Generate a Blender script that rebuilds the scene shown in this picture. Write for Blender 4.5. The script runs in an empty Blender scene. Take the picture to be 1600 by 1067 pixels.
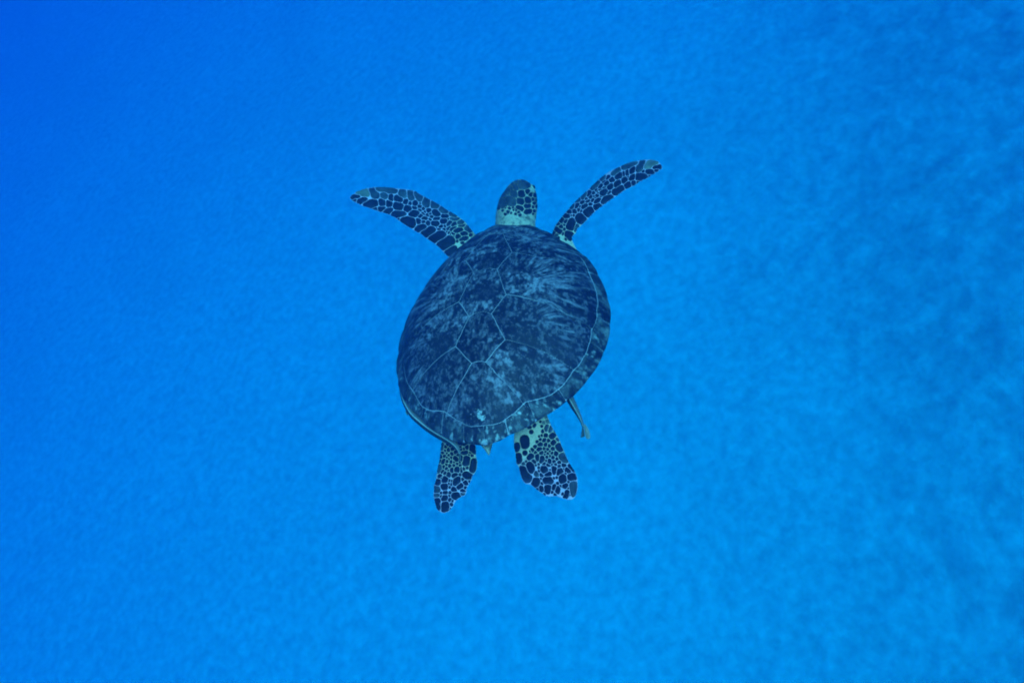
import bpy, math, numpy as np
from mathutils import Matrix, Vector
from mathutils.bvhtree import BVHTree

sc = bpy.context.scene
COL = sc.collection

# ------------------------------------------------------------------ camera, sky, sun, exposure
FOCAL = 1142.6                        # focal length in pixels of the 1600 x 1067 photograph
CX, CY = 800.0, 533.5
CAM_H = 8.0                           # camera height over the sea bed, metres
UP = np.array([-.36, .41, .84]); UP /= np.linalg.norm(UP)      # world up seen from the camera
_y = np.array([0, 0, -1.]) + UP * UP[2]; _y /= np.linalg.norm(_y)
CAM_M = np.stack([np.cross(_y, UP), _y, UP])                   # camera axes -> world axes
cam = bpy.data.cameras.new('camera'); cam_o = bpy.data.objects.new('camera', cam); COL.objects.link(cam_o)
cam.sensor_width = 36; cam.lens = 36 * FOCAL / 1600; cam.clip_end = 600; cam.clip_start = .05
mw = Matrix.Identity(4)
for i in range(3):
    for j in range(3): mw[i][j] = CAM_M[i, j]
mw[2][3] = CAM_H
cam_o.matrix_world = mw
sc.camera = cam_o

SUN_EL, SUN_ROT = 57, 152
world = bpy.data.worlds.new('World'); sc.world = world; world.use_nodes = True
_nt = world.node_tree
_sky = _nt.nodes.new('ShaderNodeTexSky'); _sky.sky_type = 'NISHITA'; _sky.sun_disc = False
_sky.sun_elevation = math.radians(SUN_EL); _sky.sun_rotation = math.radians(SUN_ROT)
_nt.links.new(_sky.outputs[0], _nt.nodes['Background'].inputs[0])
_nt.nodes['Background'].inputs[1].default_value = .1
sun = bpy.data.lights.new('sun', 'SUN'); sun.energy = 1.5; sun.angle = math.radians(24); sun.color = (1, .96, .9)
sun_o = bpy.data.objects.new('sun', sun); COL.objects.link(sun_o)
_a, _e = math.radians(SUN_ROT), math.radians(SUN_EL)
sun_o.rotation_euler = Vector((math.sin(_a) * math.cos(_e), math.cos(_a) * math.cos(_e), math.sin(_e))).to_track_quat('Z', 'Y').to_euler()
sc.view_settings.view_transform = 'Standard'; sc.view_settings.look = 'None'
sc.view_settings.gamma = 1; sc.view_settings.exposure = 2.25; sc.view_settings.use_curve_mapping = False
sc.cycles.volume_bounces = 3; sc.cycles.max_bounces = 12; sc.cycles.use_denoising = True; sc.cycles.filter_width = 1.9

# ------------------------------------------------------------------ helpers
def tag(o, label=None, cat=None, kind=None, group=None):
    for k, v in (('label', label), ('category', cat), ('kind', kind), ('group', group)):
        if v: o[k] = v
    return o

def mesh_obj(name, v, f, mat, parent=None, smooth=True, colours=None):
    me = bpy.data.meshes.new(name)
    me.from_pydata(np.asarray(v, float).tolist(), [], f.tolist() if isinstance(f, np.ndarray) else f)
    me.materials.append(mat)
    me.polygons.foreach_set('use_smooth', [smooth] * len(me.polygons))
    if colours is not None:
        a = me.color_attributes.new('tint', 'FLOAT_COLOR', 'POINT')
        c = np.ones((len(me.vertices), 4), np.float32); c[:, :3] = colours
        a.data.foreach_set('color', c.ravel())
    o = bpy.data.objects.new(name, me); COL.objects.link(o)
    if parent: o.parent = parent
    return o

def _hash(ix, iy, iz):
    n = (ix * 374761393 + iy * 668265263 + iz * 2147483647 + 1013904223) & 0xffffffff
    n = ((n ^ (n >> 13)) * 1274126177) & 0xffffffff
    n = ((n ^ (n >> 16)) * 2246822519) & 0xffffffff
    return ((n ^ (n >> 15)) & 0xffffff) / float(0xffffff)

def vnoise(x, y, z=0.):
    x, y, z = np.broadcast_arrays(np.asarray(x, float), np.asarray(y, float), np.asarray(z, float))
    fx, fy, fz = np.floor(x), np.floor(y), np.floor(z)
    ix, iy, iz = fx.astype(np.int64), fy.astype(np.int64), fz.astype(np.int64)
    u, v, w = x - fx, y - fy, z - fz
    u, v, w = [t * t * (3 - 2 * t) for t in (u, v, w)]
    r = 0.
    for a in (0, 1):
        for b in (0, 1):
            for c in (0, 1):
                r = r + (u if a else 1 - u) * (v if b else 1 - v) * (w if c else 1 - w) * _hash(ix + a, iy + b, iz + c)
    return r

def fbm(x, y, z=0., n=4, gain=.5):
    s, a, t = 0., 1., 0.
    for k in range(n):
        s = s + a * vnoise(x * 2 ** k + 17.3 * k, y * 2 ** k + 5.1 * k, np.asarray(z) * 2 ** k + 9.7 * k); t += a; a *= gain
    return s / t

def sstep(a, b, x):
    t = np.clip((x - a) / (b - a), 0, 1); return t * t * (3 - 2 * t)

class Nodes:
    def __init__(s, name):
        s.m = bpy.data.materials.new(name); s.m.use_nodes = True; s.t = s.m.node_tree
        s.b = s.t.nodes['Principled BSDF']
    def n(s, typ, **kw):
        nd = s.t.nodes.new(typ)
        for k, v in kw.items():
            if hasattr(nd, k): setattr(nd, k, v)
            else: nd.inputs[k.replace('_', ' ')].default_value = v
        return nd
    def l(s, a, b): s.t.links.new(a, b)
    def set(s, **kw):
        for k, v in kw.items(): s.b.inputs[k.replace('_', ' ')].default_value = v
        return s
    def noise(s, scale, detail=4, rough=.55, coord='Object'):
        tc = s.n('ShaderNodeTexCoord'); nz = s.n('ShaderNodeTexNoise', Scale=scale, Detail=detail, Roughness=rough)
        s.l(tc.outputs[coord], nz.inputs['Vector']); return nz.outputs['Fac']
    def ramp(s, fac, stops):
        r = s.n('ShaderNodeValToRGB'); e = r.color_ramp.elements
        while len(e) < len(stops): e.new(.5)
        for k, (p, c) in zip(e, stops): k.position = p; k.color = (*c, 1)
        s.l(fac, r.inputs[0]); return r.outputs[0]
    def mix(s, fac, a, b, mode='MIX'):
        m = s.n('ShaderNodeMix', data_type='RGBA', blend_type=mode)
        for v, i in ((fac, 0), (a, 6), (b, 7)):
            if hasattr(v, 'links'): s.l(v, m.inputs[i])
            else: m.inputs[i].default_value = v if i == 0 else (*v, 1)
        return m.outputs[2]
    def bump(s, h, strength, dist):
        b = s.n('ShaderNodeBump', Strength=strength, Distance=dist); s.l(h, b.inputs['Height']); s.l(b.outputs[0], s.b.inputs['Normal'])

# ------------------------------------------------------------------ materials
def m_skin():
    k = Nodes('turtle_skin').set(Roughness=.75, Specular_IOR_Level=.12)
    a = k.noise(26, 5); b = k.noise(150, 4)
    c = k.ramp(a, [(.3, (.22, .20, .16)), (.7, (.34, .30, .23))])
    at = k.n('ShaderNodeAttribute', attribute_name='tint')
    c = k.mix(.5, c, k.ramp(b, [(.35, (.18, .17, .14)), (.62, (.38, .33, .27))]))
    c = k.mix(1.0, c, at.outputs['Color'], 'MULTIPLY')
    k.l(c, k.b.inputs['Base Color']); k.bump(b, .5, .002); return k.m

def m_scale(name, lo, hi, edge):
    k = Nodes(name).set(Roughness=.55, Specular_IOR_Level=.06)
    oi = k.n('ShaderNodeObjectInfo')
    a = k.noise(38, 4)
    c = k.ramp(a, [(.35, lo), (.75, hi)])
    c2 = k.mix(oi.outputs['Random'], c, k.ramp(a, [(.3, lo), (.6, edge)]))
    f = k.mix(.35, c, c2)
    at = k.n('ShaderNodeAttribute', attribute_name='tint')
    k.l(k.mix(1.0, f, at.outputs['Color'], 'MULTIPLY'), k.b.inputs['Base Color'])
    k.bump(k.noise(300, 3), .3, .001); return k.m

def m_shell(name):
    k = Nodes(name).set(Roughness=.5, Specular_IOR_Level=.09)
    at = k.n('ShaderNodeAttribute', attribute_name='tint')
    n = k.noise(170, 5, .65)
    k.l(k.mix(1.0, at.outputs['Color'], k.ramp(n, [(.3, (.6, .6, .6)), (.7, (1.5, 1.5, 1.5))]), 'MULTIPLY'), k.b.inputs['Base Color'])
    k.bump(n, .45, .003); return k.m

def m_plain(name, c, rough=.6, spec=.12, scale=60):
    k = Nodes(name).set(Roughness=rough, Specular_IOR_Level=spec)
    n = k.noise(scale, 4)
    k.l(k.ramp(n, [(.3, tuple(x * .7 for x in c)), (.7, tuple(x * 1.25 for x in c))]), k.b.inputs['Base Color']); return k.m

def m_tint(name, rough=.5, spec=.15):
    k = Nodes(name).set(Roughness=rough, Specular_IOR_Level=spec)
    at = k.n('ShaderNodeAttribute', attribute_name='tint'); n = k.noise(130, 4)
    k.l(k.mix(1.0, at.outputs['Color'], k.ramp(n, [(.3, (.8, .8, .8)), (.7, (1.2, 1.2, 1.2))]), 'MULTIPLY'), k.b.inputs['Base Color']); return k.m

def m_sand():
    k = Nodes('sand').set(Roughness=.95, Specular_IOR_Level=.05)
    tc = k.n('ShaderNodeTexCoord')
    at = k.n('ShaderNodeAttribute', attribute_name='tint')
    n = k.noise(9, 5, .6)
    k.l(k.mix(1.0, at.outputs['Color'], k.ramp(n, [(.3, (.78, .78, .78)), (.7, (1.18, 1.18, 1.18))]), 'MULTIPLY'), k.b.inputs['Base Color'])
    k.bump(n, .3, .06); return k.m

SKIN = m_skin()
SC_DARK = m_scale('dark_scale', (.003, .004, .011), (.007, .008, .018), (.016, .018, .030))
SC_MID = m_scale('grey_scale', (.012, .014, .024), (.036, .038, .052), (.055, .058, .07))
SC_PALE = m_scale('pale_scale', (.06, .055, .055), (.115, .095, .085), (.11, .09, .08))
SHELL = m_shell('scute_keratin')
SEAM = m_plain('shell_seam', (.24, .21, .25), .7, .1, 200)
EYE = m_plain('eye_dark', (.012, .012, .014), .15, .4)

# ------------------------------------------------------------------ water and sea bed
def make_water():
    S, top = 140.0, CAM_H + .6
    v = [(x, y, z) for x in (-S, S) for y in (-S, S) for z in (-1.6, top)]
    f = [(0, 1, 3, 2), (4, 6, 7, 5), (0, 4, 5, 1), (2, 3, 7, 6), (0, 2, 6, 4), (1, 5, 7, 3)]
    m = bpy.data.materials.new('sea_water'); m.use_nodes = True; nt = m.node_tree; nt.nodes.clear()
    out = nt.nodes.new('ShaderNodeOutputMaterial'); p = nt.nodes.new('ShaderNodeVolumePrincipled')
    scat, absb = (.002, .0145, .043), (.48, .083, .0262)          # per metre
    D = max(a + b for a, b in zip(scat, absb)); col = [a / D for a in scat]
    ac = [max(0., 1 - ab / D / (1 - c)) ** 2 for ab, c in zip(absb, col)]
    p.inputs['Density'].default_value = D; p.inputs['Color'].default_value = (*col, 1)
    p.inputs['Absorption Color'].default_value = (*ac, 1); p.inputs['Anisotropy'].default_value = .5
    nt.links.new(p.outputs[0], out.inputs['Volume'])
    tag(mesh_obj('haze', v, f, m, smooth=False), kind='stuff')
make_water()

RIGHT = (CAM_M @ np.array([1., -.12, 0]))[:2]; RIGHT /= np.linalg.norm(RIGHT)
def make_seabed():
    N = 760
    t = np.linspace(-1, 1, N)
    w = np.sinh(t * 3.6) / np.sinh(3.6) * 130
    cx, cy = 1.0, 4.0
    X, Y = np.meshgrid(w + cx * (1 - t * t), w + cy * (1 - t * t), indexing='ij')
    q = .9 * fbm(X * .5, Y * .5, 3.3, 2)
    a = fbm(X * 5.4 + q, Y * 5.4, 0., 4, .6)                 # lumps of 20 to 30 cm
    b = fbm(X * .55, Y * .55, 7.7, 3)                        # broad patches
    e = sstep(-2.8, 3.0, X * RIGHT[0] + Y * RIGHT[1] + 1.6 * (b - .5))       # weedier sand on this side, plus lens edge darkening painted into its colour
    mott = sstep(.38, .62, a + .3 * (fbm(X * 9, Y * 9, 2.2, 2) - .5))
    dark = sstep(.46, .70, b + .5 * (a - .5))
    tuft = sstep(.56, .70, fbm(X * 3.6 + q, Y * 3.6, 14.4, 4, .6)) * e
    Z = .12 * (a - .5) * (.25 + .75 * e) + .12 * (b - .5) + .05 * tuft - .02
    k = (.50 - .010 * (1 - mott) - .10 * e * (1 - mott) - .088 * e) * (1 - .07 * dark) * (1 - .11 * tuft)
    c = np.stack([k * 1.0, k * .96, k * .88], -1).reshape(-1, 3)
    i = np.arange(N * N).reshape(N, N)
    f = np.stack([i[:-1, :-1], i[1:, :-1], i[1:, 1:], i[:-1, 1:]], -1).reshape(-1, 4)
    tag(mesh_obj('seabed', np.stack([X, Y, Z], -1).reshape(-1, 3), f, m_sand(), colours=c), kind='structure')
make_seabed()

# ------------------------------------------------------------------ the turtle's pose
def rotvec(v):
    t = np.linalg.norm(v); k = v / t
    K = np.array([[0, -k[2], k[1]], [k[2], 0, -k[0]], [-k[1], k[0], 0]])
    return np.eye(3) + math.sin(t) * K + (1 - math.cos(t)) * K @ K
NEAR = .86
R_TC = rotvec(np.array([-.7134, -.2816, .0471]))              # turtle axes -> camera axes
T_C = np.array([-.0525, .054, -2.7]) * NEAR
SIZE = 1.0473 * NEAR                                          # metres per shell length
EYE_L = R_TC.T @ (-T_C) / SIZE                                # the camera in turtle units

def ray_dir(px, py):
    px, py = np.broadcast_arrays(np.asarray(px, float), np.asarray(py, float))
    d = np.stack([(px - CX) / FOCAL, -(py - CY) / FOCAL, -np.ones_like(px)], -1)
    d = d @ R_TC                                              # rows: R^T d
    return d / np.linalg.norm(d, axis=-1, keepdims=True)

def on_plane(px, py, z0, nx=0., ny=0.):
    d = ray_dir(px, py); n = np.array([-nx, -ny, 1.])
    s = (z0 - n @ EYE_L) / (d @ n)
    return EYE_L + s[..., None] * d

turtle = bpy.data.objects.new('sea_turtle', None); COL.objects.link(turtle)
_m = Matrix.Identity(4); _r = CAM_M @ R_TC; _t = CAM_M @ T_C + np.array([0, 0, CAM_H])
for i in range(3):
    for j in range(3): _m[i][j] = _r[i, j]
    _m[i][3] = _t[i]
turtle.matrix_world = _m
tag(turtle, 'dark patterned sea turtle swimming with spread flippers above pale sand', 'sea turtle')

# ------------------------------------------------------------------ carapace
SW, SH, SA, SB, SP, E1, E2 = .3578, .1797, .0245, -.1085, 2.4885, .0144, .0348
_CT = np.radians([-180, -172, -154, -132, -119, -101, -93, -60, 40, 50, 56, 64, 71, 93, 101, 117, 131, 137, 147, 161, 166, 171, 180])
_CR = [1., .990, .986, .980, 1.005, .995, .982, .99, .99, 1.005, 1.022, 1.012, .995, .984, .986, .992, .992, .982, .968, .970, .966, .985, 1.]
def rim(t):
    c = np.interp(t, _CT, _CR)
    return SW * np.sin(t) * (1 + SA * np.cos(t) + SB * np.cos(2 * t)) * c, .5 * np.cos(t) * c
def shell_z(t, r): return (E1 * np.cos(t) + E2 * np.cos(2 * t)) * r * r + SH * (1 - r ** SP)
_RT = np.radians([0, 18, 30, 41, 56, 67, 80, 94, 102, 107.5, 121, 125, 134, 140, 152.5, 167, 180])
_RR = [.90, .905, .92, .932, .942, .924, .922, .908, .893, .906, .92, .913, .934, .93, .893, .93, .91]
def ring_r(t): return np.interp(np.abs(t), _RT, _RR)
CROSS = [13, 27, 41, 54, 67, 80, 93.5, 107.5, 121.5, 135, 151, 166.5]     # seams between marginal scutes, degrees
VY = [-.47, -.398, -.277, -.202, -.102, -.024, .102, .197, .338, .47]
VW = [.155, .133, .0225, .082, .038, .083, .042, .086, .036, .125]
CSEAM = [[(.086, .197), (.18, .178), (.26, .187), (.315, .235)],
         [(.083, -.024), (.141, -.038), (.212, -.056), (.29, -.078), (.355, -.09)],
         [(.082, -.202), (.144, -.213), (.22, -.235), (.30, -.262)]]
VCROSS = [(.338, .036, .01), (.102, .042, .010), (-.102, .038, .010), (-.277, .0225, .003)]

def seam_lines():
    L = []
    def poly(p):
        p = np.asarray(p, float); L.extend(zip(p[:-1], p[1:]))
    for sg in (1, -1):
        k = [(sg * w, y) for y, w in zip(VY, VW)]
        poly(k[1:-1] + [(sg * .115, .44)])
        for cs in CSEAM: poly([(sg * x, y) for x, y in cs])
        for d in CROSS:
            t = math.radians(d); x, y = rim(t); r0 = float(ring_r(t)); poly([(sg * x * r0, y * r0), (sg * x * 1.02, y * 1.02)])
        t = np.radians(np.linspace(0, 180, 91)); x, y = rim(t); r0 = ring_r(t); poly(np.stack([sg * x * r0, y * r0], -1))
    poly([(0, -.455), (0, -.51)])
    for y, w, bow in VCROSS: poly([(-w, y), (-w * .4, y + bow), (w * .4, y + bow), (w, y)])
    return L

def seam_dist(x, y):
    d = np.full(x.shape, 9.)
    for a, b in seam_lines():
        ab = b - a; k = np.clip(((x - a[0]) * ab[0] + (y - a[1]) * ab[1]) / (ab @ ab + 1e-12), 0, 1)
        d = np.minimum(d, np.hypot(x - a[0] - k * ab[0], y - a[1] - k * ab[1]))
    return d

# growth centres the streaks fan out from: (x, y) for vertebral 0-4, costal right 5-8, costal left 9-12
VC = [(0, .37), (.0, .155), (.0, -.045), (.0, -.235), (.01, -.41)]
CC = [(.12, .235), (.10, .0), (.105, -.165), (.12, -.30)]
GROW = VC + CC + [(-x, y) for x, y in CC]

# darker (-) and paler (+) clouds on the shell: x, y, radius, amount
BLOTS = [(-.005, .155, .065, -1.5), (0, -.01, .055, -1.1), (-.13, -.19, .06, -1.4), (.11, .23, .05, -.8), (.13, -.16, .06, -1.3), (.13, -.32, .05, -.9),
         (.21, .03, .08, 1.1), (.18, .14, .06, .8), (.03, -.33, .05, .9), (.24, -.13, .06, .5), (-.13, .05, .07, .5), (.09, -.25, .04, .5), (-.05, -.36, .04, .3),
         (0, -.42, .04, -.8), (.32, 0, .05, -.5), (.30, -.2, .05, -.5), (-.1, .25, .08, .3), (0, .26, .05, .3), (-.22, -.28, .08, .1), (-.25, .02, .12, .7), (-.21, .22, .1, .7), (-.29, -.15, .08, .5), (0, -.22, .05, .3), (.02, .42, .12, .6), (.2, .32, .1, .5)]  # large pale left-flank clouds paint in the hazy sheen of grazing view

def scute_id(x, y, t, r):
    ring = ring_r(t)
    vw = np.interp(y, VY, VW)
    ax = np.abs(x)
    bow = lambda w, b: b * np.clip(1.5 * (1 - ax / w), 0, 1)
    v = np.zeros(x.shape, int)
    for yy, w, b in VCROSS: v = v + (y < yy + bow(w, b))
    cid = np.zeros(x.shape, int)
    for cs in CSEAM:
        p = np.array(cs); cid = cid + (y < np.interp(ax, p[:, 0], p[:, 1]))
    idv = np.where(ax < vw, v, np.where(x > 0, 5 + cid, 9 + cid))
    mi = np.zeros(x.shape, int); td = np.degrees(np.abs(t))
    for d in CROSS: mi = mi + (td > d)
    mid = np.where(mi == 0, 13, np.where(x > 0, 13 + mi, 13 + 12 + mi))
    return np.where(r > ring, mid, idv)

def make_carapace():
    NR, NT = 330, 1000
    # base: pale seam layer, closed with a rim turned under
    nr, ntb = 60, 200
    T, Rr = np.meshgrid(np.linspace(0, 2 * np.pi, ntb, endpoint=False), np.linspace(0, 1, nr) ** .8, indexing='ij')
    T2 = np.where(T > np.pi, T - 2 * np.pi, T)
    x, y = rim(T2); P = np.stack([x * Rr, y * Rr, shell_z(T2, Rr)], -1)
    rows = [P[:, k] for k in range(nr)]
    rx, ry = rim(T2[:, 0]); zr = shell_z(T2[:, 0], 1.0)
    for rr, dz in ((.998, -.006), (.985, -.011), (.95, -.012), (.88, -.006), (.80, .01)):
        rows.append(np.stack([rx * rr, ry * rr, zr + dz], -1))
    V = np.stack(rows, 0); n = len(rows)
    i = np.arange(n * ntb).reshape(n, ntb); j = np.roll(i, -1, 1)
    f = np.stack([i[:-1], i[1:], j[1:], j[:-1]], -1).reshape(-1, 4)
    base = mesh_obj('carapace', V.reshape(-1, 3) * SIZE, f, SEAM, turtle)
    # scutes
    T, Rr = np.meshgrid(np.linspace(-np.pi, np.pi, NT + 1), np.linspace(0, 1, NR) ** .85, indexing='ij')
    Rr = Rr * 1.0
    x, y = rim(T); X, Y = x * Rr, y * Rr
    wob = .006; wx = wob * (fbm(X * 22, Y * 22, 1.1, 3) - .5); wy = wob * (fbm(X * 22, Y * 22, 8.4, 3) - .5)
    sd = seam_dist(X + wx, Y + wy)
    sid_w = (X + wx, Y + wy)
    Z = shell_z(T, Rr)
    # surface normal by differences
    P = np.stack([X, Y, Z], -1)
    du = np.gradient(np.concatenate([P[-2:-1], P, P[1:2]]), axis=0)[1:-1]; dv = np.gradient(P, axis=1)
    Nn = np.cross(du, dv); Nn /= np.linalg.norm(Nn, axis=-1, keepdims=True) + 1e-12
    Nn[Nn[..., 2] < 0] *= -1; Nn[:, 0] = (0, 0, 1)
    half = .0008 + .0012 * (fbm(X * 9, Y * 9, 4.2, 2) - .45)
    lift = np.clip((sd - half) / .004, -1, 1)
    lift = np.where(lift > 0, 1 - (1 - lift) ** 2, lift)
    h = .0016 * lift + .0035 * sstep(0, .04, sd) + .0012 * (fbm(X * 40, Y * 40, 3., 3) - .5) * sstep(0, .01, sd)
    P = P + Nn * h[..., None]
    # turn the outer edge of the marginals under a little
    edge = sstep(.985, 1., Rr); P[..., 2] -= .006 * edge; P[..., :2] *= (1 + .004 * np.sin(np.pi * edge))[..., None]
    # streaked colour
    sid_v = scute_id(sid_w[0], sid_w[1], T, np.clip(Rr + (wx * X + wy * Y) / (X * X + Y * Y + 1e-4), 0, 1.01))
    marg = sid_v >= 13
    g = np.array(GROW + [(0, 0)] * 40)[np.minimum(sid_v, 52)]
    dx, dy = X - g[..., 0], Y - g[..., 1]; d = np.hypot(dx, dy) + 1e-6
    cx_, cy_ = dx / d, dy / d
    wr = 1.7 * (fbm(X * 15, Y * 13, sid_v * 3.1, 3) - .5)
    ray = fbm(cx_ * 17 + wr, cy_ * 17 + wr, d * 15 + sid_v * 7.7, 3, .6)
    blot = fbm(X * 9, Y * 9, sid_v * .9, 4, .6)
    fine = fbm(X * 60, Y * 60, 5.5, 3, .6)
    iso = fbm(X * 58, Y * 44, sid_v * 2.1, 4, .62)
    spec = fbm(X * 150, Y * 150, 2.5, 2, .6)
    kray = sstep(.06, .16, d)
    tex = iso + (ray - iso) * kray
    bias = 0.
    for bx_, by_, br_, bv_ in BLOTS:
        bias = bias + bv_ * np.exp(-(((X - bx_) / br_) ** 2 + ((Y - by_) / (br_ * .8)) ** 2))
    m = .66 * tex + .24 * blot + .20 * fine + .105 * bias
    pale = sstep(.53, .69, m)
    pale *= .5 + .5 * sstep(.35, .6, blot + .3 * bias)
    fleck = .52 * sstep(.53, .65, fbm(X * 115, Y * 95, sid_v * 1.3, 3, .65)) * (.45 + .55 * sstep(.35, .6, fbm(X * 16, Y * 16, 20.2, 3)))
    feather = fbm(cx_ * 30 + 2 * wr, cy_ * 30 + 2 * wr, d * 26 + sid_v * 4.9, 3, .65)
    feather = feather + (fbm(X * 105, Y * 85, sid_v * .7, 2) - feather) * (1 - kray)
    pale = pale * (.36 + .85 * sstep(.40, .58, feather))
    pale = np.maximum(pale * (.72 + .5 * fine), fleck)
    # marginals: darker with whitish flecks
    fl = fbm(X * 75, Y * 75, 9.5, 3, .7)
    pale_m = .26 * sstep(.46, .64, .5 * fine + .5 * iso) * (.5 + .5 * sstep(.4, .6, blot)) + .05 * sstep(.4, .7, blot) + .85 * sstep(.56, .72, fl) * (.25 + .75 * sstep(.1, -.35, Y)) * sstep(.3, .55, fbm(X * 12, Y * 12, 6.6, 2))
    pale = np.where(marg, pale_m, pale)
    scr = sstep(.64, .8, spec) * .14 * sstep(.4, .62, fbm(X * 7, Y * 7, 12.2, 2))
    dark = np.array([.003, .0035, .011]); light = np.array([.105, .090, .120]); white = np.array([.2, .2, .22])
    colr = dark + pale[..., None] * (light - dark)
    colr = np.where(marg[..., None], dark + pale[..., None] * (white - dark), colr)
    colr = colr + scr[..., None] * (white - colr)
    # film of algae and a white scrape on the last vertebral scute
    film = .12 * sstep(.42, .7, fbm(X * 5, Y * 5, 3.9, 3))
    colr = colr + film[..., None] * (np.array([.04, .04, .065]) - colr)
    sx, sy = -.002, -.43
    scrape = sstep(.62, .72, fbm(X * 120, Y * 150, 1.9, 3) + .2 * (1 - np.hypot((X - sx) / .022, (Y - sy) / .018)).clip(-1, 1))
    colr = colr + (scrape * (np.hypot(X - sx, Y - sy) < .05))[..., None] * (np.array([.2, .2, .22]) - colr)
    nT, nR = P.shape[:2]
    idx = np.arange(nT * nR).reshape(nT, nR); idx[-1] = idx[0]
    F = np.stack([idx[:-1, :-1], idx[1:, :-1], idx[1:, 1:], idx[:-1, 1:]], -1)
    q = lambda A: .25 * (A[:-1, :-1] + A[1:, :-1] + A[1:, 1:] + A[:-1, 1:])
    tm = .5 * (T[:-1, :-1] + T[1:, :-1]); rm = .5 * (Rr[:-1, :-1] + Rr[:-1, 1:])
    xm, ym = q(sid_w[0]), q(sid_w[1])
    xo, yo = q(X), q(Y)
    rm2 = rm + ((xm - xo) * xo + (ym - yo) * yo) / (xo * xo + yo * yo + 1e-4) * rm
    fid = scute_id(xm, ym, tm, rm2)
    Pf, Cf = P.reshape(-1, 3) * SIZE, colr.reshape(-1, 3)
    for s in np.unique(fid):
        fs = F[fid == s]
        if len(fs) < 12: continue
        u, inv = np.unique(fs.ravel(), return_inverse=True)
        name = 'vertebral_scute' if s < 5 else 'costal_scute' if s < 13 else 'nuchal_scute' if s == 13 else 'marginal_scute'
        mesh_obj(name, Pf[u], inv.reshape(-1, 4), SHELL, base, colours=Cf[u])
make_carapace()

# ------------------------------------------------------------------ body: head, neck, trunk, flippers and tail as one skin
def curve(p, n):
    p = np.asarray(p, float); d = np.r_[0, np.cumsum(np.hypot(*np.diff(p, axis=0).T))]; d /= d[-1]
    s = np.linspace(0, 1, n); return np.stack([np.interp(s, d, p[:, 0]), np.interp(s, d, p[:, 1])], -1)

def edge_dist(px, py, outline):
    d = np.full(px.shape, 1e9)
    for a, b in zip(outline[:-1], outline[1:]):
        ab = b - a; k = np.clip(((px - a[0]) * ab[0] + (py - a[1]) * ab[1]) / (ab @ ab + 1e-9), 0, 1)
        d = np.minimum(d, np.hypot(px - a[0] - k * ab[0], py - a[1] - k * ab[1]))
    return d

def flipper_shell(lead, trail, plane, tip_t, root_t, droop=0.):
    """lead and trail run from the root to the tip along the two edges."""
    n, m = 90, 34
    A, B = curve(lead, n), curve(trail, n)
    s = np.linspace(0, 1, n)[:, None]; t = (.5 - .5 * np.cos(np.linspace(0, np.pi, m)))[None, :]
    px = A[:, :1] * (1 - t) + B[:, :1] * t; py = A[:, 1:] * (1 - t) + B[:, 1:] * t
    out = np.concatenate([A, B[::-1]], 0)
    d = edge_dist(px, py, out[1:-1])
    d[:, 0] = 0; d[:, -1] = 0
    mid = on_plane(px, py, *plane)
    nrm = np.array([-plane[1], -plane[2], 1.]); nrm /= np.linalg.norm(nrm)
    T = tip_t + (root_t - tip_t) * (1 - s) ** 1.2
    soft = np.where(t < .5, 7., 13.)
    th = .0012 + T * (1 - np.exp(-d / soft)); th[-1] = .0012
    up, dn = mid + nrm * th[..., None], mid - nrm * (th * .8)[..., None]
    V = np.concatenate([up.reshape(-1, 3), dn.reshape(-1, 3)])
    i = np.arange(n * m).reshape(n, m); k = i + n * m; F = []
    q = lambda a: np.stack([a[:-1, :-1], a[1:, :-1], a[1:, 1:], a[:-1, 1:]], -1).reshape(-1, 4)
    F += q(i).tolist() + q(k)[:, ::-1].tolist()
    for a, b in ((i[0], k[0]), (i[-1][::-1], k[-1][::-1]), (i[:, 0][::-1], k[:, 0][::-1]), (i[:, -1], k[:, -1])):
        F += [[a[c], a[c + 1], b[c + 1], b[c]] for c in range(len(a) - 1)]
    return V, F

def loft(c, w, h, xdir, zdir, seg=40, sup=2.0):
    V, F = [], []
    for k in range(len(c)):
        a = np.linspace(0, 2 * np.pi, seg, endpoint=False)
        ca, sa = np.cos(a), np.sin(a)
        e = 2 / sup
        V.append(c[k] + np.outer(np.sign(ca) * np.abs(ca) ** e * w[k], xdir[k] if np.ndim(xdir) > 1 else xdir)
                 + np.outer(np.sign(sa) * np.abs(sa) ** e * h[k], zdir[k] if np.ndim(zdir) > 1 else zdir))
    n = len(c)
    for k in range(n - 1):
        for j in range(seg):
            F.append([k * seg + j, k * seg + (j + 1) % seg, (k + 1) * seg + (j + 1) % seg, (k + 1) * seg + j])
    F.append(list(range(seg))[::-1]); F.append(list(range((n - 1) * seg, n * seg)))
    return np.concatenate(V), F

def spline(x, xs, ys):
    """smooth interpolation (cosine-eased catmull) of a short table"""
    xs, ys = np.asarray(xs, float), np.asarray(ys, float)
    m = np.gradient(ys, xs); k = np.clip(np.searchsorted(xs, x) - 1, 0, len(xs) - 2)
    hgt = xs[k + 1] - xs[k]; t = (x - xs[k]) / hgt
    return (2*t**3 - 3*t**2 + 1) * ys[k] + (t**3 - 2*t**2 + t) * hgt * m[k] + (-2*t**3 + 3*t**2) * ys[k + 1] + (t**3 - t**2) * hgt * m[k + 1]

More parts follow.
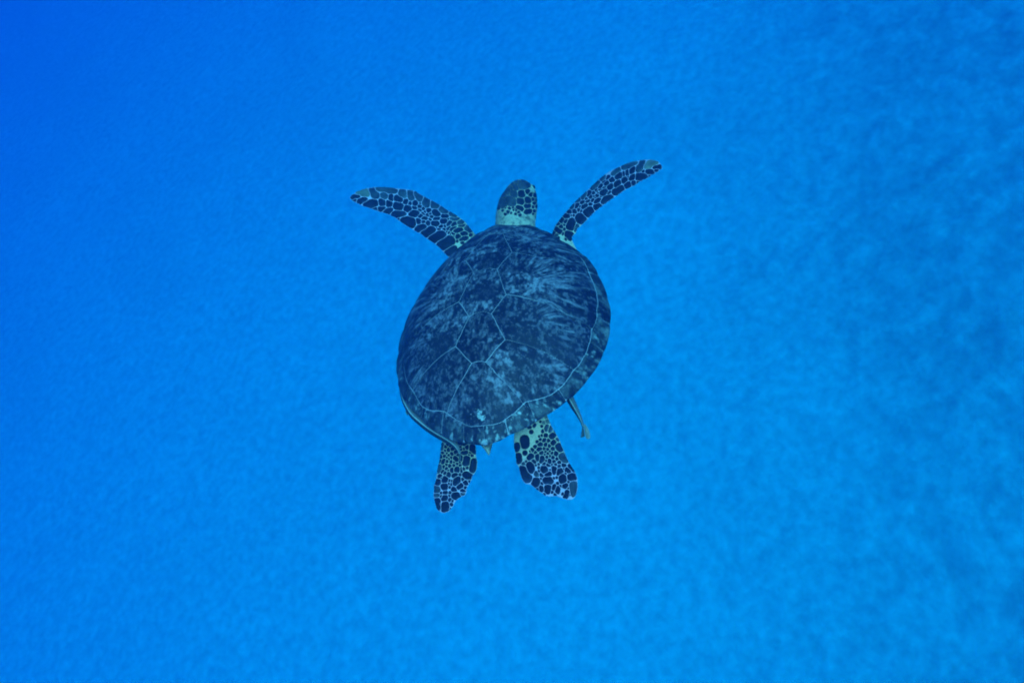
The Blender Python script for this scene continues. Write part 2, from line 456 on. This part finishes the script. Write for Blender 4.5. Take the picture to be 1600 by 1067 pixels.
LF_LEAD = [(765,392),(741.6,365),(726.7,346.5),(713.5,336.5),(701,329.5),(689,321.4),(676.5,314),(664,308),(655,302.5),(648.8,299),(642.6,297),(621.6,294.6),(609,293),(593.4,292),(584,292.5),(574.5,294),(565,296.3),(555.7,300),(549.4,304.5),(545.9,309.5)]
LF_TRAIL = [(716,416),(696.5,398.4),(693.3,395.3),(687.7,389),(680,382),(667.6,374),(656.9,365.8),(650,362.6),(639.4,356),(630,350.3),(625.4,347.1),(616,340.2),(607.8,335.9),(596.5,332.7),(585.2,329),(576.4,325.8),(565,322),(555.7,317.6),(549.4,314),(545.9,310.5)]
RF_LEAD = [(858,398),(861,371.7),(863.2,363.9),(868,352.6),(873.6,344.8),(880.3,336),(888.7,327),(893.8,320.5),(897.9,316.5),(908.6,306),(918.7,297),(926,289.8),(933.9,282.5),(940.6,276.3),(950,269.7),(958.4,265),(969.7,259.8),(978.1,255.7),(989.4,252.3),(998.4,250.8),(1009,249.5),(1020.3,249.5),(1028.7,252.3),(1034.4,257.5),(1035.5,262)]
RF_TRAIL = [(908,402),(896,379.6),(893.8,372.3),(895.5,367.2),(900,365),(902.2,357),(907.9,353.2),(919.1,342),(926,334.6),(929.4,331.2),(938.4,324.5),(951.9,314.4),(958.6,309.9),(966.9,304),(977,297.3),(986.6,292.8),(994.4,288.9),(998.9,284.4),(1005,282),(1013,278.7),(1015.8,275.4),(1020.9,273.1),(1027.6,269.2),(1032.1,266.4),(1035.5,263)]
LR_LEAD = [(695,668),(690.2,690),(688.6,702.5),(686.3,719.4),(683.5,730.6),(682.2,738.5),(680.1,751.2),(677.6,758.6),(677.1,773.7),(678.4,785),(681.2,793.4),(684.6,798.5),(689,800.6),(693.5,801.5)]
LR_TRAIL = [(742,676),(744.2,698.6),(744.8,707),(744.4,712.6),(745.9,719.4),(745.9,731.7),(743.7,738),(739.2,743.4),(735.2,753.5),(731.9,758),(729.6,763.6),(727.9,773.7),(720.6,777.7),(712.7,783.9),(708.2,790.6),(701,799.6),(694.5,801.5)]
RR_TRAIL = [(808,656),(802.9,676),(802.2,682.7),(802.3,698.4),(805.1,708),(806.2,723.7),(810.2,729.4),(812.4,740.6),(815,750),(820,756.5),(830,757.6),(835.7,762.7),(843.6,768.9),(851.5,774.5),(859.4,775.9),(870.6,776.7),(879,779),(884.7,780.4),(893,780.9)]
RR_LEAD = [(843,625),(854.6,647.3),(857.4,654),(861.4,664.2),(868,674.9),(874.9,687.8),(879.4,699),(882.4,705.7),(887.2,717),(892,726.7),(899.5,737.4),(902.7,747.5),(903.8,758.8),(902.7,768.9),(899,775.5),(894.8,780.4)]
LF_P, RF_P, LR_P, RR_P = (-.1475, -.25, .11), (-.075, .20, .05), (-.095, .0, .04), (-.085, .05, .03)

def make_body():
    parts = [flipper_shell(LF_LEAD, LF_TRAIL, LF_P, .006, .03), flipper_shell(RF_LEAD, RF_TRAIL, RF_P, .006, .03),
             flipper_shell(LR_LEAD, LR_TRAIL, LR_P, .005, .017), flipper_shell(RR_LEAD, RR_TRAIL, RR_P, .005, .017)]
    # head and neck: stations along the axis in the picture (x, y, half width in px)
    st = np.array([(806,385,30),(805.5,366,32),(805,350,31),(806,340,31.2),(807.5,330,31),(809.5,320,30.2),(811.8,312,27.6),(813.8,305.5,25.3),(816.2,300.3,22.8),(818.8,296.8,19.3),(821.3,294.4,15),(823.6,292.8,9.5),(825,292.2,4.2)])
    s = np.linspace(0, len(st) - 1, 46)
    px, py, wp = (spline(s, np.arange(len(st)), st[:, k]) for k in range(3))
    zz = np.interp(s, [0, 3, 7, 12], [.0, .02, .03, .02])
    ctr = np.stack([on_plane(a, b, z) for a, b, z in zip(px, py, zz)])
    depth = np.linalg.norm(ctr - EYE_L, axis=1)
    w = wp / FOCAL * depth
    ax = np.gradient(ctr, axis=0); ax /= np.linalg.norm(ax, axis=1, keepdims=True)
    roll = np.array([.93, .0, -.25]); xd = roll - ax * (ax @ roll)[:, None]; xd /= np.linalg.norm(xd, axis=1, keepdims=True)
    zd = np.cross(xd, ax)
    parts.append(loft(ctr, w, w * .93, xd, zd))
    # trunk under the shell
    n, m = 26, 60
    r = np.linspace(0, 1, n)[:, None]; t = np.linspace(0, 2 * np.pi, m, endpoint=False)[None, :]
    x, y = rim(np.where(t > np.pi, t - 2 * np.pi, t)); k = .93
    zt = shell_z(t, r * k) - .022
    zb = -.125 * (1 - r ** 4) + shell_z(t, k) * r ** 4 - .022
    up = np.stack([x * r * k, y * r * k, zt], -1); dn = np.stack([x * r * k, y * r * k, zb + 0 * zt], -1)
    V = np.concatenate([up.reshape(-1, 3), dn[:-1].reshape(-1, 3)])
    i = np.arange(n * m).reshape(n, m); j = np.concatenate([np.arange((n - 1) * m).reshape(n - 1, m) + n * m, i[-1:]])
    F = []
    for g, flip in ((i, 0), (j, 1)):
        h = np.roll(g, -1, 1); q = np.stack([g[:-1], g[1:], h[1:], h[:-1]], -1).reshape(-1, 4)
        F += (q[:, ::-1] if flip else q).tolist()
    parts.append((V, F))
    # tail
    tc = np.stack([on_plane(a, b, z) for a, b, z in ((757, 676, -.045), (759.5, 692, -.045), (761.5, 700, -.048), (763, 706, -.05), (764.3, 712.5, -.052))])
    tw = np.array([.030, .022, .013, .007, .0015])
    parts.append(loft(tc, tw, tw * .8, np.array([1., 0, 0]), np.array([0, .1, 1.]), 20))
    V, F, o = [], [], 0
    for v, f in parts:
        V.append(np.asarray(v)); F += [[a + o for a in q] for q in f]; o += len(v)
    body = mesh_obj('body', np.concatenate(V) * SIZE, F, SKIN, turtle)
    md = body.modifiers.new('skin', 'REMESH'); md.mode = 'VOXEL'; md.voxel_size = .0032; md.use_smooth_shade = True
    sm = body.modifiers.new('smooth', 'SMOOTH'); sm.factor = .5; sm.iterations = 2
    dg = bpy.context.evaluated_depsgraph_get(); ev = body.evaluated_get(dg)
    me = bpy.data.meshes.new_from_object(ev); me.name = 'body'
    body.modifiers.clear(); body.data = me
    if not me.materials: me.materials.append(SKIN)
    me.polygons.foreach_set('use_smooth', [True] * len(me.polygons))
    return body
BODY = make_body()
_vb = np.empty(len(BODY.data.vertices) * 3); BODY.data.vertices.foreach_get('co', _vb)
_vb = _vb.reshape(-1, 3) / SIZE
def tint_body():
    x, y, z = _vb.T
    flip = np.maximum(sstep(.21, .28, np.abs(x)) * sstep(.42, .5, y), sstep(-.47, -.56, y) * sstep(.05, .09, np.abs(x)))   # bluish white skin between the flipper scales
    c = np.array([1.3, .97, .96]) + flip[:, None] * (np.array([1.2, .86, 1.6]) - np.array([1.3, .97, .96]))
    neck = (np.abs(x) < .16) & (y > .4)
    speck = sstep(.52, .66, fbm(x * 75, y * 75, z * 75, 3, .6)) * .5 + .22 * sstep(.4, .65, fbm(x * 22, y * 40, z * 22, 3))
    c *= np.where(neck, .88 - speck, 1)[:, None]
    tail = (np.abs(x) < .05) & (y < -.46)
    c *= np.where(tail, .75 - .5 * sstep(.5, .62, fbm(x * 60, y * 60, z * 60, 2)), 1)[:, None]
    a = BODY.data.color_attributes.new('tint', 'FLOAT_COLOR', 'POINT')
    q = np.ones((len(c), 4), np.float32); q[:, :3] = c; a.data.foreach_set('color', q.ravel())
tint_body()
TREE = BVHTree.FromPolygons(_vb.tolist(), [tuple(p.vertices) for p in BODY.data.polygons])

def hit(px, py):
    d = ray_dir(px, py)
    loc, nrm, k, dist = TREE.ray_cast(Vector(EYE_L), Vector(d))
    if loc is None: return None
    nrm = np.array(nrm)
    if nrm @ d > 0: nrm = -nrm
    return np.array(loc), nrm

# ------------------------------------------------------------------ scales, traced as seeds: (x, y, r) or (x1, y1, x2, y2, r), then a tone letter
def tile(ox, oy, s, rows):
    out = []
    for row in rows:
        tone = 'd'
        if isinstance(row[-1], str): tone, row = row[-1], row[:-1]
        if len(row) == 3: x, y, r = row; row = (x, y, x, y, r)
        x1, y1, x2, y2, r = row
        out.append((ox + x1 / s, oy + y1 / s, ox + x2 / s, oy + y2 / s, r / s, tone))
    return out

LF = tile(540, 285, 15.93, [
    (170,370,330,330,45),(330,240,520,260,90,'p'),(240,455,40),(310,490,470,430,55),(520,570,740,520,85),(640,200,760,330,80,'m'),
    (820,150,1220,230,75,'m'),(955,320,85,'m'),(1140,330,1140,420,50),(1270,390,1360,420,80),(1490,480,65),(1400,290,1440,310,95,'m'),
    (880,490,920,540,75),(1085,540,80),(1270,580,1370,610,90),(745,660,40),(870,660,930,640,60),(1010,730,1110,690,65),(1220,800,1420,790,80),(1335,910,25)]) \
  + tile(630, 290, 15.93, [
    (170,210,220,300,80,'m'),(330,230,430,340,80,'m'),(175,445,45),(295,440,75),(425,440,30),(405,520,50),(250,545,310,560,38),(70,570,140,580,80),
    (220,690,340,690,75),(500,580,40),(395,605,440,625,30),(545,645,32),(550,400,600,460,100,'m'),(630,615,62),(730,470,830,500,85,'m'),(800,670,850,700,85),
    (675,705,32),(470,685,510,710,28),(600,735,36),(410,760,450,740,45),(500,815,560,815,42),(710,780,45),(675,845,35),(780,830,880,820,45),
    (950,600,1060,650,80,'m'),(1000,760,1080,750,60),(1180,690,1290,770,65,'m'),(1130,835,25),(1200,830,1330,830,55,'m'),(970,890,1040,890,70),(375,890,65),(505,900,45),
    (620,940,65),(760,950,840,950,80),(20,880,210,930,115),(1110,970,1180,900,50),(1240,980,1290,940,52),(1380,920,1440,930,50,'m')]) \
  + tile(650, 335, 15.93, [
    (60,360,200,310,75),(210,500,390,380,105),(400,620,640,500,110),(640,760,850,650,120),(790,960,940,850,60),(510,325,18),(590,300,640,290,38),
    (720,290,38),(555,370,595,375,22),(700,375,38),(765,430,20),(820,450,25),(865,490,15),(900,470,950,490,25),(950,545,20),(1020,550,1080,540,50),
    (790,370,840,320,32),(860,380,970,320,38),(980,410,1120,370,55),(1140,490,1250,480,50),(1130,620,1240,570,45),(1090,290,1200,290,35,'m'),
    (1240,330,1330,420,50,'m'),(1350,500,30),(1150,695,22),(1020,660,15)])
RF = tile(950, 245, 17.78, [
    (1060,250,1330,170,80,'p'),(1290,280,1440,280,55),(1320,390,1370,380,35),(1110,420,1230,440,60),(1150,540,25),(840,560,1020,570,90),(840,340,960,190,85,'m'),
    (420,330,800,180,50,'m'),(640,410,720,320,60),(530,480,540,400,42),(435,510,435,440,28),(240,560,330,500,75),(630,610,720,550,55),(565,570,18),
    (430,690,480,630,65),(210,790,300,720,75),(80,660,130,630,65),(170,490,300,380,60,'m'),(700,740,60),(840,710,30),(500,810,580,770,75),(180,980,390,860,80),
    (30,860,100,800,70),(980,410,20)]) \
  + tile(890, 275, 17.78, [
    (640,330,800,170,55,'m'),(880,110,960,40,45,'m'),(1040,70,1090,40,35),(1000,230,1060,180,55),(850,320,890,250,40),(920,180,980,140,20),(930,330,1000,310,22),
    (900,470,1000,420,70),(1070,480,1130,440,25),(930,700,1140,600,75),(720,880,800,840,75),(720,710,840,650,55),(630,700,680,670,30),(470,710,530,690,32),
    (575,790,45),(380,860,460,820,50),(560,590,600,560,28),(660,480,38),(510,540,570,460,38),(460,640,38),(340,740,380,710,42),(350,620,430,510,55,'m'),
    (200,700,290,640,40,'m'),(180,850,220,800,45),(130,990,60),(250,940,38),(280,850,18),(320,980,25),(760,550,48),(680,560,20),(720,610,18),(860,590,22),
    (735,390,25),(770,440,20),(790,470,25),(830,390,870,360,20),(60,870,110,830,40,'m')]) \
  + tile(855, 320, 17.78, [
    (1100,230,1200,150,110),(890,390,950,370,130),(640,620,700,480,110),(820,560,800,700,40,'m'),(590,800,630,880,95),(600,225,650,200,38),(500,330,590,300,55),
    (735,295,32),(665,300,22),(380,470,430,400,45),(490,480,530,430,28),(375,605,55),(290,680,360,740,55),(480,680,28),(440,800,20),(180,800,40),
    (250,850,35,'m'),(300,920,18),(170,930,25),(470,560,18),(530,950,18),(330,540,40)])
LR = tile(670, 680, 17.78, [
    (870,190,990,210,55),(1070,335,42),(1200,350,1270,430,75),(870,330,20),(905,385,25),(970,385,22),(960,490,1030,490,50),(1200,550,22),(1110,545,18),
    (1150,490,18),(1040,650,1040,760,92),(1260,760,1240,930,100),(900,600,900,670,48),(730,630,770,690,52),(740,470,780,450,45),(800,540,28),(640,380,690,360,38),
    (540,400,48),(465,325,38),(520,265,22),(595,295,25),(455,420,30),(385,490,38),(500,500,20),(640,515,40),(550,550,30),(435,570,42),(620,615,28),(500,610,25),
    (555,655,25),(505,715,42),(380,760,430,690,38),(620,735,40),(700,740,28),(780,780,30),(490,810,28),(410,870,38),(580,850,42),(695,835,35),(490,920,38),
    (640,930,640,990,38),(780,950,75),(530,965,15),(860,745,22),(865,830,20),(905,920,905,990,22),(960,930,32),(1065,890,28),(360,1010,400,990,22),
    (360,260,370,380,35,'m'),(330,560,330,620,35,'m'),(310,730,320,680,25,'m'),(270,980,310,870,55,'m'),(450,1040,35)]) \
  + tile(670, 740, 17.78, [
    (1030,40,1130,80,85),(310,70,40),(240,260,270,210,50),(210,420,230,470,70,'m'),(210,600,240,590,50,'m'),(240,740,250,950,70),(430,190,460,140,65),(440,350,85),
    (460,530,45),(420,690,460,650,65),(450,880,460,970,105),(540,40,550,0,45),(700,50,760,20,45),(760,250,800,160,85),(700,440,65),(840,350,890,340,75),
    (920,440,960,490,38),(940,150,38),(860,30,22),(1020,250,60),(1130,200,35),(1000,380,32),(950,570,55,'m'),(720,600,800,650,95),(600,530,28),(570,610,20),
    (590,720,38),(650,750,22),(620,850,28),(740,770,18),(590,980,20),(330,530,15),(335,630,18),(620,290,22),(570,280,15),(575,370,18),(580,190,16),(630,200,14),(345,110,15),(320,840,15)])
RR = tile(795, 640, 17.78, [
    (440,830,445,960,110),(550,497,600,490,14),(700,460,730,420,16),(625,615,38),(880,335,12),(915,460,16),(940,610,950,580,20),(1040,550,1070,470,42,'m'),
    (1150,580,1170,500,45,'m'),(1060,200,45,'p'),(1080,320,45,'p'),(975,360,28,'p'),(1190,750,1240,690,62),(1025,720,48),(920,715,18),(845,740,12),(880,830,25),(790,890,25),
    (960,870,1010,820,32),(1105,850,42),(1220,930,1270,890,58),(1340,840,40,'m'),(860,965,900,955,45),(1025,970,45),(1125,1000,40),(1270,620,20,'m')]) \
  + tile(795, 690, 17.78, [
    (200,200,240,110,75),(260,400,270,520,80),(450,310,50),(655,230,42),(735,145,38),(820,210,870,200,45),(980,190,28),(1080,210,28),(1140,270,22),(1020,280,18),
    (995,355,16),(1085,325,25),(1200,310,28),(1225,190,45),(1320,330,62),(910,310,45),(740,295,30),(600,260,12),(580,450,620,400,62),(790,390,810,490,40),
    (930,450,910,540,60),(660,530,710,570,35),(590,640,610,780,95),(1060,425,35),(1145,400,22),(1225,440,42),(1340,475,35),(1130,520,1140,570,45),(1250,545,38),
    (1035,525,20),(1405,570,40),(975,610,45),(1070,640,1120,660,28),(1295,640,38),(1195,630,18),(1405,680,42),(1525,650,55),(980,750,1000,790,90),
    (1260,720,1270,840,58),(1390,850,1440,800,75),(1050,910,1130,880,52),(890,910,930,960,30),(760,870,780,920,48,'m'),(835,720,18),(830,820,18),(835,620,15),
    (750,650,10),(1140,760,25),(370,780,520,1010,115),(400,620,35,'m'),(490,550,18),(1370,120,1420,210,75),(1470,400,1560,500,90,'m')]) \
  + tile(820, 725, 17.78, [
    (320,470,290,570,95),(590,450,690,460,95),(330,690,45),(440,640,470,710,42),(480,530,30),(455,400,20),(640,640,640,740,78),(830,610,800,680,42),(755,770,28),
    (920,660,900,770,52),(1050,360,1060,450,92),(1120,590,70),(1160,150,1230,200,52),(1130,260,20),(1210,490,18),(1280,350,1360,340,95),(1360,590,1370,790,110,'m'),
    (1250,50,1390,200,45),(1130,890,1190,780,58),(910,530,22),(890,370,16),(800,390,18),(1270,850,15),(850,830,30),(1060,830,25),(990,610,18),(1075,130,22),
    (690,120,18),(550,830,15),(1210,670,15)])
HD = tile(760, 270, 11.86, [
    (650,385,70),(755,350,45),(770,510,60),(600,530,650,540,55),(590,640,660,670,38),(730,620,790,620,38),(740,720,800,710,40),(820,410,35),(860,490,28),
    (900,420,35),(890,570,25),(860,630,22),(930,620,22),(885,710,18),(405,725,22),(600,730,22),(620,780,18),(340,640,18),(430,660,18),(350,770,14),(540,765,12),
    (490,640,15),(550,690,18),(865,760,10),(930,500,22),(510,690,12),(455,745,10),(300,700,10,'m')])
HC = tile(760, 270, 11.86, [(430,480,480,540,80,'m'),(470,380,500,400,75,'m'),(640,230,700,230,80,'m'),(300,540,310,600,55,'m'),(400,320,420,380,60,'m'),(540,260,75,'m'),(690,165,50,'m'),(560,200,45,'m'),(470,290,45,'m'),(345,430,35,'m'),(245,620,25,'m')])

def seed_d(S, px, py):
    x1, y1, x2, y2, r = (S[:, k][:, None] for k in range(5))
    ux, uy = x2 - x1, y2 - y1
    k = np.clip(((px - x1) * ux + (py - y1) * uy) / (ux * ux + uy * uy + 1e-9), 0, 1)
    return np.hypot(px - x1 - k * ux, py - y1 - k * uy) - r

def scale_plates(seeds, half, reach, edge, extra=None, extra_half=.2, extra_reach=0.):
    """one raised plate per seed: its outline is where the seam to the next cell begins"""
    allS = list(seeds) + list(extra or [])
    S = np.array([s[:5] for s in allS], float); n0 = len(seeds)
    res = []
    NA = 30
    ang = np.linspace(0, 2 * np.pi, NA, endpoint=False)
    for i, s in enumerate(allS):
        cx, cy = (s[0] + s[2]) / 2, (s[1] + s[3]) / 2
        hw = half if i < n0 else extra_half
        hw_i = hw * (.8 if s[4] < 1.6 else 1.0)
        L = math.hypot(s[2] - s[0], s[3] - s[1]) / 2 + s[4] + max(reach, extra_reach) + 3
        q = np.linspace(0, L, 70)
        px = cx + np.outer(np.cos(ang), q); py = cy + np.outer(np.sin(ang), q)
        d = seed_d(S, px.ravel()[None, :], py.ravel()[None, :])
        d1 = d[i].copy(); d[i] = 1e9; d2 = d.min(0)
        g = np.minimum((d2 - d1) / 2 - hw_i, (reach if i < n0 else extra_reach) - d1).reshape(NA, -1)
        rad = np.empty(NA)
        for a in range(NA):
            neg = np.nonzero(g[a] < 0)[0]
            if len(neg) == 0: rad[a] = L
            elif neg[0] == 0: rad[a] = 0
            else:
                k = neg[0]; f = g[a][k - 1] / (g[a][k - 1] - g[a][k]); rad[a] = q[k - 1] + f * (q[k] - q[k - 1])
        if rad.max() < .25: continue
        rad = .14 * np.roll(rad, 1) + .72 * rad + .14 * np.roll(rad, -1)
        if hit(cx, cy) is None: continue
        c_loc = hit(cx, cy)[0]
        for a in range(NA):                                   # keep on the flipper, a little inside its edge
            ca, sa = math.cos(ang[a]), math.sin(ang[a])
            def ok(r):
                h = hit(cx + ca * (r + edge), cy + sa * (r + edge))
                return h is not None and np.linalg.norm(h[0] - c_loc) < .03 + .004 * r
            if not ok(rad[a]):
                lo, hi = 0., rad[a]
                for _ in range(9):
                    mid = (lo + hi) / 2
                    if ok(mid): lo = mid
                    else: hi = mid
                rad[a] = lo
        V, tint = [], []
        size = rad.mean(); phi, amt = 6.28 * _hash(i, n0, 3), 1.8 * _hash(i, n0, 8) ** 2
        hgt = .0011 + .0003 * min(size, 8)
        for fr, up in ((1.12, -.0025), (1.0, .0003), (.86, hgt * .75), (.55, hgt), (.25, hgt)):
            for a in range(NA):
                r = rad[a] + min(.5, .12 * rad[a]) if fr > 1 else rad[a] * fr
                h = hit(cx + math.cos(ang[a]) * r, cy + math.sin(ang[a]) * r) or hit(cx + math.cos(ang[a]) * rad[a], cy + math.sin(ang[a]) * rad[a]) or hit(cx, cy)
                V.append(h[0] + h[1] * up)
                tint.append(1 + amt * max(0, math.cos(ang[a] - phi)) * min(fr, 1) ** 2)
        h = hit(cx, cy); V.append(h[0] + h[1] * hgt); tint.append(1.0)
        F = []
        for k in range(4):
            for a in range(NA):
                b = (a + 1) % NA; F.append((k * NA + a, k * NA + b, (k + 1) * NA + b, (k + 1) * NA + a))
        F += [(4 * NA + a, 4 * NA + (a + 1) % NA, 5 * NA) for a in range(NA)]
        res.append((size * size, np.array(V), F, s[5], np.repeat(np.array(tint)[:, None], 3, 1)))
    return res

def make_scales():
    plates = scale_plates(LF, .38, 2.2, .5) + scale_plates(RF, .36, 2.2, .4) + scale_plates(LR, .42, 1.9, .6) + scale_plates(RR, .46, 1.6, .6) \
        + scale_plates(HD, .55, 1.4, .2, HC, .15, 4.)
    plates.sort(key=lambda p: -p[0])
    mats = {'d': SC_DARK, 'm': SC_MID, 'p': SC_PALE}
    for k, (a, V, F, tone, tint) in enumerate(plates[:296]):
        mesh_obj('scale', V * SIZE, F, mats[tone], BODY, colours=tint)
    V, F, o = [], [], 0
    for a, v, f, tone, tint in plates[296:]:
        V.append(v); F += [tuple(i + o for i in q) for q in f]; o += len(v)
    if V: tag(mesh_obj('small_scale', np.concatenate(V) * SIZE, F, SC_DARK, BODY, colours=np.ones((o, 3))), kind='stuff')
make_scales()

def ball(c, r, n=12):
    V, F = [], []
    for i in range(n + 1):
        for j in range(2 * n):
            a, b = math.pi * i / n, math.pi * j / n
            V.append(c + r * np.array([math.sin(a) * math.cos(b), math.sin(a) * math.sin(b), math.cos(a)]))
    for i in range(n):
        for j in range(2 * n):
            k = (j + 1) % (2 * n); F.append((i * 2 * n + j, i * 2 * n + k, (i + 1) * 2 * n + k, (i + 1) * 2 * n + j))
    return np.array(V), F

def make_eye():
    h = hit(833.2, 292.6)
    if h is None: return
    v, f = ball(h[0] - h[1] * .0035, .0112); mesh_obj('eye', v * SIZE, f, EYE, BODY)
    c, n = h; t1 = np.cross(n, [0, 0, 1.]); t1 /= np.linalg.norm(t1); t2 = np.cross(n, t1)
    V, F = [], []
    for a in range(20):
        for b in range(8):
            u, w = 2 * math.pi * a / 20, 2 * math.pi * b / 8
            rr = .0115 + .0026 * math.cos(w)
            V.append(c - n * .001 + (t1 * math.cos(u) * 1.15 + t2 * math.sin(u)) * rr + n * .0026 * math.sin(w))
    for a in range(20):
        for b in range(8):
            F.append((a * 8 + b, ((a + 1) % 20) * 8 + b, ((a + 1) % 20) * 8 + (b + 1) % 8, a * 8 + (b + 1) % 8))
    mesh_obj('eyelid', np.array(V) * SIZE, F, SKIN, BODY, colours=np.ones((len(V), 3)))
make_eye()

# ------------------------------------------------------------------ remoras
FISH = m_tint('remora_skin')
FIN = m_tint('remora_fin')
def make_remora(label, path, side, tail, tail_dir, twist):
    """path: rows of (px, py, local z, half height px); side: unit vector of the fish's flank in turtle axes"""
    root = bpy.data.objects.new('remora', None); COL.objects.link(root)
    root.matrix_world = turtle.matrix_world
    p = np.array(path, float); s = np.linspace(0, len(p) - 1, 60); k = np.arange(len(p))
    px, py, z, w = (spline(s, k, p[:, i]) for i in range(4))
    c = np.stack([on_plane(a, b, zz) for a, b, zz in zip(px, py, z)])
    org = c[len(c) // 2].copy()
    w = np.maximum(w, .15) / FOCAL * np.linalg.norm(c - EYE_L, axis=1)
    ax = np.gradient(c, axis=0); ax /= np.linalg.norm(ax, axis=1, keepdims=True)
    up = np.array(side, float); zd = up - ax * (ax @ up)[:, None]; zd /= np.linalg.norm(zd, axis=1, keepdims=True)
    xd = np.cross(ax, zd)
    seg = 32
    V, F = loft(c, w, w * .8, xd, zd, seg)
    a = np.tile(np.linspace(0, 2 * np.pi, seg, endpoint=False), len(c))
    # countershading of the species: pale back and belly, dark flank stripe with a white border
    st = np.abs(((a - twist + np.pi) % (2 * np.pi)) - np.pi)
    olive, black, white = np.array([.085, .076, .085]), np.array([.012, .014, .02]), np.array([.30, .30, .31])
    sgn = np.sin(a - twist)
    colr = np.where((st < .7)[:, None], black, olive)
    colr = np.where(((st > .7) & (st < .88) & (sgn > 0))[:, None], white, colr)
    root.matrix_world = turtle.matrix_world @ Matrix.Translation(Vector(org * SIZE))
    tag(root, label, 'remora')
    mesh_obj('body', (V - org) * SIZE, F, FISH, root, colours=colr)
    # tail fin: two lobes of real thickness
    for lobe in tail:
        q = np.array(lobe, float)
        P = np.stack([on_plane(x, y, zz) for x, y, zz in q])
        n = np.cross(P[1] - P[0], P[-1] - P[0]); n /= np.linalg.norm(n)
        m = len(P); ctr = P.mean(0)
        V = np.concatenate([P, P, [ctr + n * .0022], [ctr - n * .0022]]) - org
        V[:m] += n * .0006; V[m:2 * m] -= n * .0006
        F = [(i, (i + 1) % m, 2 * m) for i in range(m)] + [(m + (i + 1) % m, m + i, 2 * m + 1) for i in range(m)] + [(i, m + i, m + (i + 1) % m, (i + 1) % m) for i in range(m)]
        tv = np.full((len(V), 3), (.16, .145, .14) if lobe is tail[-1] and len(tail) > 1 else (.035, .04, .045))
        mesh_obj('tail_fin', V * SIZE, F, FIN, root, smooth=False, colours=tv)
    # sucker disc on the head
    d0 = c[3]; v, f = ball(np.zeros(3), 1.0, 8)
    v = d0 + np.outer(v[:, 0] * w[6] * .7, xd[3]) + np.outer(v[:, 1] * w[6] * 1.6, ax[3]) + np.outer(v[:, 2] * w[6] * .25 + w[3] * .75, zd[3])
    mesh_obj('sucker_disc', (v - org) * SIZE, f, FIN, root, colours=np.full((len(v), 3), (.05, .055, .06)))
    # pectoral fins
    for sg in (1, -1):
        b = c[14] + xd[14] * sg * w[14] * .9
        P = np.array([b, b - 0 + ax[14] * .016 + xd[14] * sg * .006, b + ax[14] * .026 + xd[14] * sg * .007 - zd[14] * .006, b + ax[14] * .018 - zd[14] * .004])
        n = zd[14] * .0008; V = np.concatenate([P + n, P - n]) - org
        F = [(0, 1, 2, 3), (7, 6, 5, 4)] + [(i, 4 + i, 4 + (i + 1) % 4, (i + 1) % 4) for i in range(4)]
        mesh_obj('pectoral_fin', V * SIZE, F, FIN, root, smooth=False, colours=np.full((8, 3), (.06, .07, .07)))
    return root

make_remora('slender remora with forked tail trailing out from under right shell edge',
    [(846,545,-.13,2),(852,556,-.13,5),(862,574,-.125,7.5),(872,592,-.115,8.2),(884,612,-.105,7.6),(891,624,-.10,6.4),(898,637,-.097,5.2),(904,648,-.095,3.8),(908.5,658,-.095,2.6),(911.5,667,-.095,1.8)],
    (.25, .1, 1.), [[(910.2,664,-.095),(909.2,672,-.096),(907.3,683,-.1),(910.5,683.2,-.1),(913.6,681,-.096),(912.6,672,-.095)],
                    [(911.2,664,-.095),(913.2,672,-.093),(914.6,682,-.092),(917.2,685.4,-.09),(921,685.6,-.088),(922.2,681.5,-.088),(920.6,673,-.09),(917.2,666.5,-.092),(914,662,-.094)]], None, .35)
make_remora('striped remora clinging along left rear shell rim over the hind flipper',
    [(624,596,-.062,1.2),(627,606,-.06,3.5),(632,622,-.056,5.5),(640,638,-.053,6.4),(648,649,-.051,6.8),(658,658,-.05,7),(669,667,-.048,7),(680.5,675,-.046,7),(694,683,-.044,6.8),(705,690,-.042,5.8),(712.5,696.5,-.042,4.4),(716.5,703,-.043,2.6),(718.5,709,-.044,1.5)],
    (-.2, .1, 1.), [[(717.6,706,-.044),(716.6,712,-.046),(717.2,719,-.05),(719,722,-.05),(720.2,716,-.048),(719.8,709,-.045)]], None, .35)
